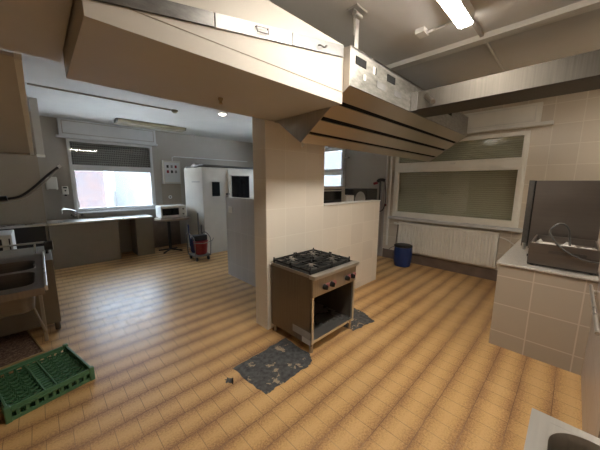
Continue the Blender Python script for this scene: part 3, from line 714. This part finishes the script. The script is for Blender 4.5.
K(MB().cyl((cx+.12, cy+.1, .3), (cx+.14, cy+.14, .74), .010), 'brush_handle', 'rubber')

# ------------------------------------------------------------ table, microwave
tb = thing('oval_table', 'small oval pedestal table carrying the white microwave', 'table', (2.25, 6.82, 0))
MB().lathe(2.285, 6.80, [(.38, .798), (.405, .803), (.405, .84), (.40, .845)], 40, 1.0, .90).build('tabletop', 'table_top', tb, smooth=True)
MB().cyl((2.20, 6.84, .05), (2.20, 6.84, .815), .035).build('pedestal', 'rubber', tb)
for a in range(4):
    t_ = PI/4+a*PI/2
    MB().tube([(2.20, 6.84, .07), (2.20+.3*math.cos(t_), 6.84+.26*math.sin(t_), .03)], .02, 8).build('foot', 'rubber', tb)
mw = thing('microwave', 'white microwave with dark door on the oval table', 'microwave', (2.22, 6.83, .845))
box(1.98, 2.57, 6.64, 7.02, .86, 1.14, bev=.012).build('body', 'white', mw)
box(1.99, 2.42, 6.628, 6.641, .875, 1.135, bev=.004).build('door', 'white', mw)
box(2.01, 2.38, 6.622, 6.629, .925, 1.085, bev=.002).build('door_window', 'dark_glass', mw)
m = MB().box(2.425, 2.545, 6.632, 6.641, .875, 1.135, .003); m.build('control_panel', 'white', mw)
for z in (1.06, .94): MB().cyl((2.485, 6.632, z), (2.485, 6.615, z), .020).build('knob', 'galv_gr', mw)
for fx in (1.99, 2.52):
    for fy in (6.68, 6.98): MB().cyl((fx, fy, .845), (fx, fy, .862), .014).build('foot', 'rubber', mw)

# ------------------------------------------------------------ far counter
fcn = thing('sink_counter', 'long counter with steel top and plain tan front under the bright window', 'counter', (.2, 7.2, 0))
box(.058, 1.875, 6.87, YB-.001, .872, .905, bev=.004).build('worktop', 'steel_b', fcn)
lc = thing('side_counter', 'steel worktop continuing left in front of the brown pier, with a dark panel painted as the shade below', 'counter', (-.8, 7.0, 0))
box(XL+.03, .020, 6.96, 6.98, 0, .862).build('front_panel', 'rubber', lc)  # added dark sheet, stands in for the shaded recess under this worktop
box(XL+.01, .050, 6.87, 7.145, .872, .905, bev=.004).build('worktop', 'steel_b', lc)
box(XL+.01, XL+.03, 6.89, 7.14, 0, .862).build('side_panel', 'counter_front', lc)
box(.020, .045, 6.89, 7.14, 0, .862).build('side_panel', 'counter_front', lc)
box(.065, 1.16, 6.90, 6.925, .0, .862, bev=.002).build('front_panel', 'counter_front', fcn)
box(1.53, 1.86, 6.90, 6.925, .0, .862, bev=.002).build('front_panel', 'counter_front', fcn)
box(1.16, 1.18, 6.91, 7.45, 0, .862).build('partition', 'counter_front', fcn); box(1.51, 1.53, 6.91, 7.45, 0, .862).build('partition', 'counter_front', fcn)
box(1.84, 1.86, 6.926, 7.45, 0, .862).build('side_panel', 'counter_front', fcn)
box(.065, .085, 6.926, 7.45, 0, .862).build('partition', 'counter_front', fcn)
m = MB(); m.box(.30, .85, 6.97, 7.36, .905, .909); m.build('basin_rim', 'steel', fcn)
tp = thing('mixer_tap', 'chrome mixer tap with long swivel spout on the sink counter', 'tap', (.55, 7.40, .892))
MB().cyl((.55, 7.40, .906), (.55, 7.40, 1.03), .022).cyl((.49, 7.40, .98), (.61, 7.40, .98), .016).build('body', 'steel_b', tp)
MB().tube([(.55, 7.40, 1.03), (.53, 7.36, 1.07), (.42, 7.22, 1.13), (.31, 7.08, 1.15), (.29, 7.05, 1.12), (.29, 7.05, 1.07)], .012, 10, 4).build('spout', 'steel_b', tp, smooth=True)
for s_ in (-1, 1): MB().cyl((.55+s_*.06, 7.40, .98), (.55+s_*.10, 7.38, 1.0), .022).build('handle', 'dark_steel', tp)
d1 = thing('paper_towel_dispenser', 'white paper towel dispenser on the wall, left of the bright window', 'dispenser', (.21, 7.45, 1.55))
box(.12, .30, 7.37, 7.499, 1.53, 1.79, bev=.02).build('case', 'white', d1); box(.15, .27, 7.368, 7.38, 1.532, 1.55).build('slot', 'grey_wall', d1)
d2 = thing('soap_dispenser', 'small white soap dispenser between the towel dispenser and the bright window', 'dispenser', (.405, 7.45, 1.42))
box(.355, .455, 7.40, 7.499, 1.43, 1.60, bev=.012).build('case', 'white', d2); box(.375, .435, 7.395, 7.401, 1.56, 1.585).build('sight_window', 'black', d2); MB().cyl((.405, 7.43, 1.40), (.405, 7.43, 1.432), .02).cyl((.405, 7.397, 1.51), (.405, 7.401, 1.51), .014).build('nozzle', 'black', d2)

# electric board, sockets, wall tile field
eb = thing('fuse_board', 'white wall cabinet with small red and dark switches right of the bright window', 'electrical box', (2.54, 7.45, 1.65))
box(2.33, 2.77, 7.40, 7.499, 1.66, 2.24, bev=.006).build('case', 'fridge', eb)
box(2.325, 2.35, 7.385, 7.41, 1.65, 2.25).build('side_rim', 'white', eb)
box(2.37, 2.74, 7.392, 7.401, 1.70, 2.20, bev=.003).build('door', 'frame_g', eb)
for i in range(3):
    for j in range(2):
        o = box(2.42+i*.1, 2.47+i*.1, 7.386, 7.393, 1.93+j*.13, 2.0+j*.13).build('switch', ('red', 'black', 'galv_gr')[(i+j) % 3], eb)
struct('trim_shade', box(1.88, 2.69, 7.485, 7.4995, 0, .80), 'brick_red', 'dark brown wall field painted as the shade under the oval table', 'splashback')  # dark sheet on the wall, painted shade below the tabletop
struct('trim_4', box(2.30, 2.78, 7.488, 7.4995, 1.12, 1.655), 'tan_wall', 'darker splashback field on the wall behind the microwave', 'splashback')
so = thing('wall_socket', 'round white wall socket above the microwave', 'socket', (2.49, 7.48, 1.31))
MB().cyl((2.49, 7.488, 1.31), (2.49, 7.470, 1.31), .045).build('plate', 'white', so); MB().cyl((2.49, 7.472, 1.31), (2.49, 7.468, 1.31), .022).build('face', 'galv_gr', so)
tag(MB().tube([(2.60, 7.47, 2.24), (2.60, 7.47, 2.34), (2.66, 7.47, 2.36), (4.9, 7.47, 2.36)], .012, 8).build('wall_conduit', 'frame_g'), 'thin pale conduit rising from the fuse board along the back wall', 'conduit')
ls = thing('light_switch', 'white double light switch on the pale low partition', 'light switch', (2.395, 4.22, 1.2))
box(2.386, 2.399, 4.17, 4.28, 1.17, 1.28, bev=.004).build('plate', 'white', ls); box(2.381, 2.387, 4.19, 4.22, 1.19, 1.26).build('rocker', 'white', ls); box(2.381, 2.387, 4.23, 4.26, 1.19, 1.26).build('rocker', 'white', ls)

# ------------------------------------------------------------ dishwashing side (left)
lh = thing('dishwash_hood', 'sloping tan hood panel with pale edge at the left, above the dishwashing sink', 'hood', (-.8, 3.5, 2.0))
MB().prism([(2.44, 2.455), (2.44, 2.435), (4.5, 2.02), (4.5, 2.045)], 'x', XL, -.02).build('panel', 'cream', lh)
MB().box(XL, .02, 4.5, 4.53, 2.0, 2.09, .003).build('rim', 'counter_front', lh)
bm_ = MB(); bm_.prism([(2.44, 2.46), (2.44, 2.425), (4.53, 2.0), (4.53, 2.09)], 'x', -.022, .012); bm_.build('edge_strip', 'frame_w', lh)
pb = thing('boxed_pipe_drop', 'narrow tan boxed pipe dropping from the ceiling left of the bright window', 'pipe boxing', (.09, 6.05, 2.1))
box(.045, .135, 6.0, 6.1, 2.12, H-.001, bev=.003).build('boxing', 'cream', pb); box(.04, .14, 5.995, 6.105, 2.085, 2.12, bev=.003).build('end_cap', 'frame_w', pb)
hs = thing('spray_hose', 'dark rinse hose arcing up above the dishwashing sink', 'hose', (-.1, 4.7, 1.5))
pp = [(-1.0, 4.7, 1.48), (-.40, 4.7, 1.475), (-.28, 4.7, 1.49), (-.16, 4.7, 1.52), (-.04, 4.7, 1.62), (.09, 4.7, 1.76), (.22, 4.7, 1.885)]
MB().tube(pp, .014, 8, 4).build('hose', 'rubber', hs, smooth=True)
MB().tube([(p[0]+.012, 4.7, p[2]-.035) for p in pp[:-1]]+[(.20, 4.7, 1.845)], .008, 8, 4).build('support_rod', 'steel', hs, smooth=True)
MB().cyl((.215, 4.7, 1.88), (.245, 4.7, 1.905), .018).build('tip', 'white', hs)
MB().cyl((-.36, 4.66, 1.49), (-.27, 4.66, 1.50), .03).build('grip', 'black', hs)
ls_ = thing('dishwashing_sink', 'double-bowl stainless dishwashing sink table at the left edge', 'sink', (-.75, 3.5, 0))
sink_top(-1.58, -.035, 2.80, 4.2, .88, [(-1.45, -.10, 2.95, 3.42), (-1.45, -.10, 3.50, 3.92)], ls_, 'steel_h', .22)
box(-.045, -.025, 2.79, 4.22, .86, .90, bev=.004).build('raised_rim', 'steel_b', ls_)
box(-1.58, -.045, 2.785, 2.80, .835, .89, bev=.002).build('apron', 'brown_steel', ls_)
for lx, ly in ((-.10, 3.80), (-1.5, 3.80), (-1.5, 2.9)): box(lx-.015, lx+.015, ly-.015, ly+.015, 0, .86, bev=.003).build('leg', 'steel', ls_)
MB().tube([(-.16, 3.40, .60), (-.13, 3.60, .35), (-.10, 3.785, .12)], .012, 8).build('brace', 'steel', ls_)
MB().tube([(-1.3, 3.15, .63), (-.8, 3.15, .62), (-.4, 3.2, .66), (-.15, 3.3, .60)], .025, 8, 4).build('drain_pipe', 'counter_front', ls_, smooth=True)
dw = thing('dishwasher', 'tan steel dishwasher body behind the dishwashing sink', 'dishwasher', (-.5, 4.55, 0))
box(-1.1, .035, 4.01, 4.95, .09, .835, bev=.004).build('body', 'counter_front', dw)
for lx in (-1.05, .0):
    for ly in (4.04, 4.9): MB().cyl((lx, ly, 0), (lx, ly, .09), .025).build('foot', 'brown_steel', dw)
MB().tube([(-1.1, 4.5, .96), (-.01, 4.5, .96)], .012, 8).cyl((-.9, 4.5, .835), (-.9, 4.5, .96), .01).cyl((-.1, 4.5, .835), (-.1, 4.5, .96), .01).build('rail', 'steel_b', dw)
MB().cyl((-.02, 4.4, .93), (.055, 4.4, .93), .055).cyl((-.0, 4.4, .835), (-.0, 4.4, .93), .015).build('roller', 'rubber', dw, smooth=True)
MB().cyl((.055, 4.4, .93), (.062, 4.4, .93), .058).build('roller_end', 'steel_b', dw)
wb = thing('white_appliance', 'white box with dark slot in the shadow under the counter at the far left', 'appliance', (-.55, 6.2, 0))
box(-.95, -.36, 5.9, 6.5, .0, .90, bev=.01).build('case', 'white', wb); box(-.60, -.47, 5.895, 5.901, .45, .84).build('slot', 'black', wb); box(-.40, -.385, 5.895, 5.901, .45, .84).build('slot', 'rubber', wb)

# tray of crumbs
gt = thing('crumb_tray', 'shallow metal-edged tray of brown debris on the floor under the sink', 'tray', (-.5, 3.9, 0))
ang = math.radians(-11)
R_ = Matrix.Translation((-.215, 3.97, 0)) @ Matrix.Rotation(math.radians(11), 4, 'Z')
MB().box(-.75, -.0, -.50, .50, .0, .018, mat=R_).build('base', 'brown_steel', gt)
MB().box(-.74, -.012, -.49, .49, .018, .028, mat=R_).build('debris', 'crumbs', gt)
m = MB(); 
for b in ((-.012, .0, -.5, .5), (-.75, -.738, -.5, .5), (-.738, -.012, -.5, -.488), (-.738, -.012, .488, .5)): m.box(b[0], b[1], b[2], b[3], .018, .042, .001, mat=R_)
m.build('rim', 'wood_rim', gt)

# green dish rack
gr = thing('dish_rack', 'green plastic dishwasher rack lying on the floor at the lower left', 'dish rack', (-.145, 2.98, 0))
G = Matrix.Translation((-.145, 2.98, 0)) @ Matrix.Rotation(math.radians(13), 4, 'Z')
a, b = .25, .30
m = MB()
for s_ in (-1, 1):
    for (z0, z1) in ((.0, .028), (.085, .112)):
        m.box(-a, a, s_*b-.008, s_*b+.008, z0, z1, .003, mat=G); m.box(s_*a-.008, s_*a+.008, -b, b, z0, z1, .003, mat=G)
    m.box(-a-.012, a+.012, s_*b-.013, s_*b+.013, .072, .086, .002, mat=G); m.box(s_*a-.013, s_*a+.013, -b-.012, b+.012, .072, .086, .002, mat=G)
    for k in range(11):
        t = -a+2*a*k/10; m.box(t-.010, t+.010, s_*b-.006, s_*b+.006, .028, .085, mat=G)
    for k in range(13):
        t = -b+2*b*k/12; m.box(s_*a-.006, s_*a+.006, t-.010, t+.010, .028, .085, mat=G)
    for t_ in (-1, 1): m.box(s_*a-.018, s_*a+.018, t_*b-.018, t_*b+.018, 0, .120, .006, mat=G)
m.build('frame', 'green', gr)
m = MB()
for k in range(1, 17):
    y = -b+2*b*k/17; m.box(-a, a, y-.004, y+.004, .006, .020, mat=G)
for k in range(1, 15):
    x = -a+2*a*k/15; m.box(x-.004, x+.004, -b, b, .006, .020, mat=G)
m.build('base_lattice', 'green', gr)
m = MB()
for x0_, x1_ in ((-a+.01, -.04), (.04, a-.01)):
    for row in range(3):
        xr = x0_+(x1_-x0_)*(row+.5)/3; n = 9
        pts = [G @ Vector((xr+(.026 if k % 2 else -.026), -b+.02+(2*b-.04)*k/(2*n), .062)) for k in range(2*n+1)]
        m.tube(pts, .007, 5)
        for p in pts: m.cyl((p.x, p.y, .012), (p.x, p.y, .082), .006, .004, 6)
m.build('plate_pegs', 'green', gr)
m = MB()
for s_ in (-1, 1): m.box(s_*.036-.005, s_*.036+.005, -b, b, .02, .078, mat=G)
for k in range(15):
    y = -b+2*b*(k+.5)/15; m.box(-.036, .036, y-.006, y+.006, .055, .070, mat=G)
m.build('centre_bars', 'green', gr)
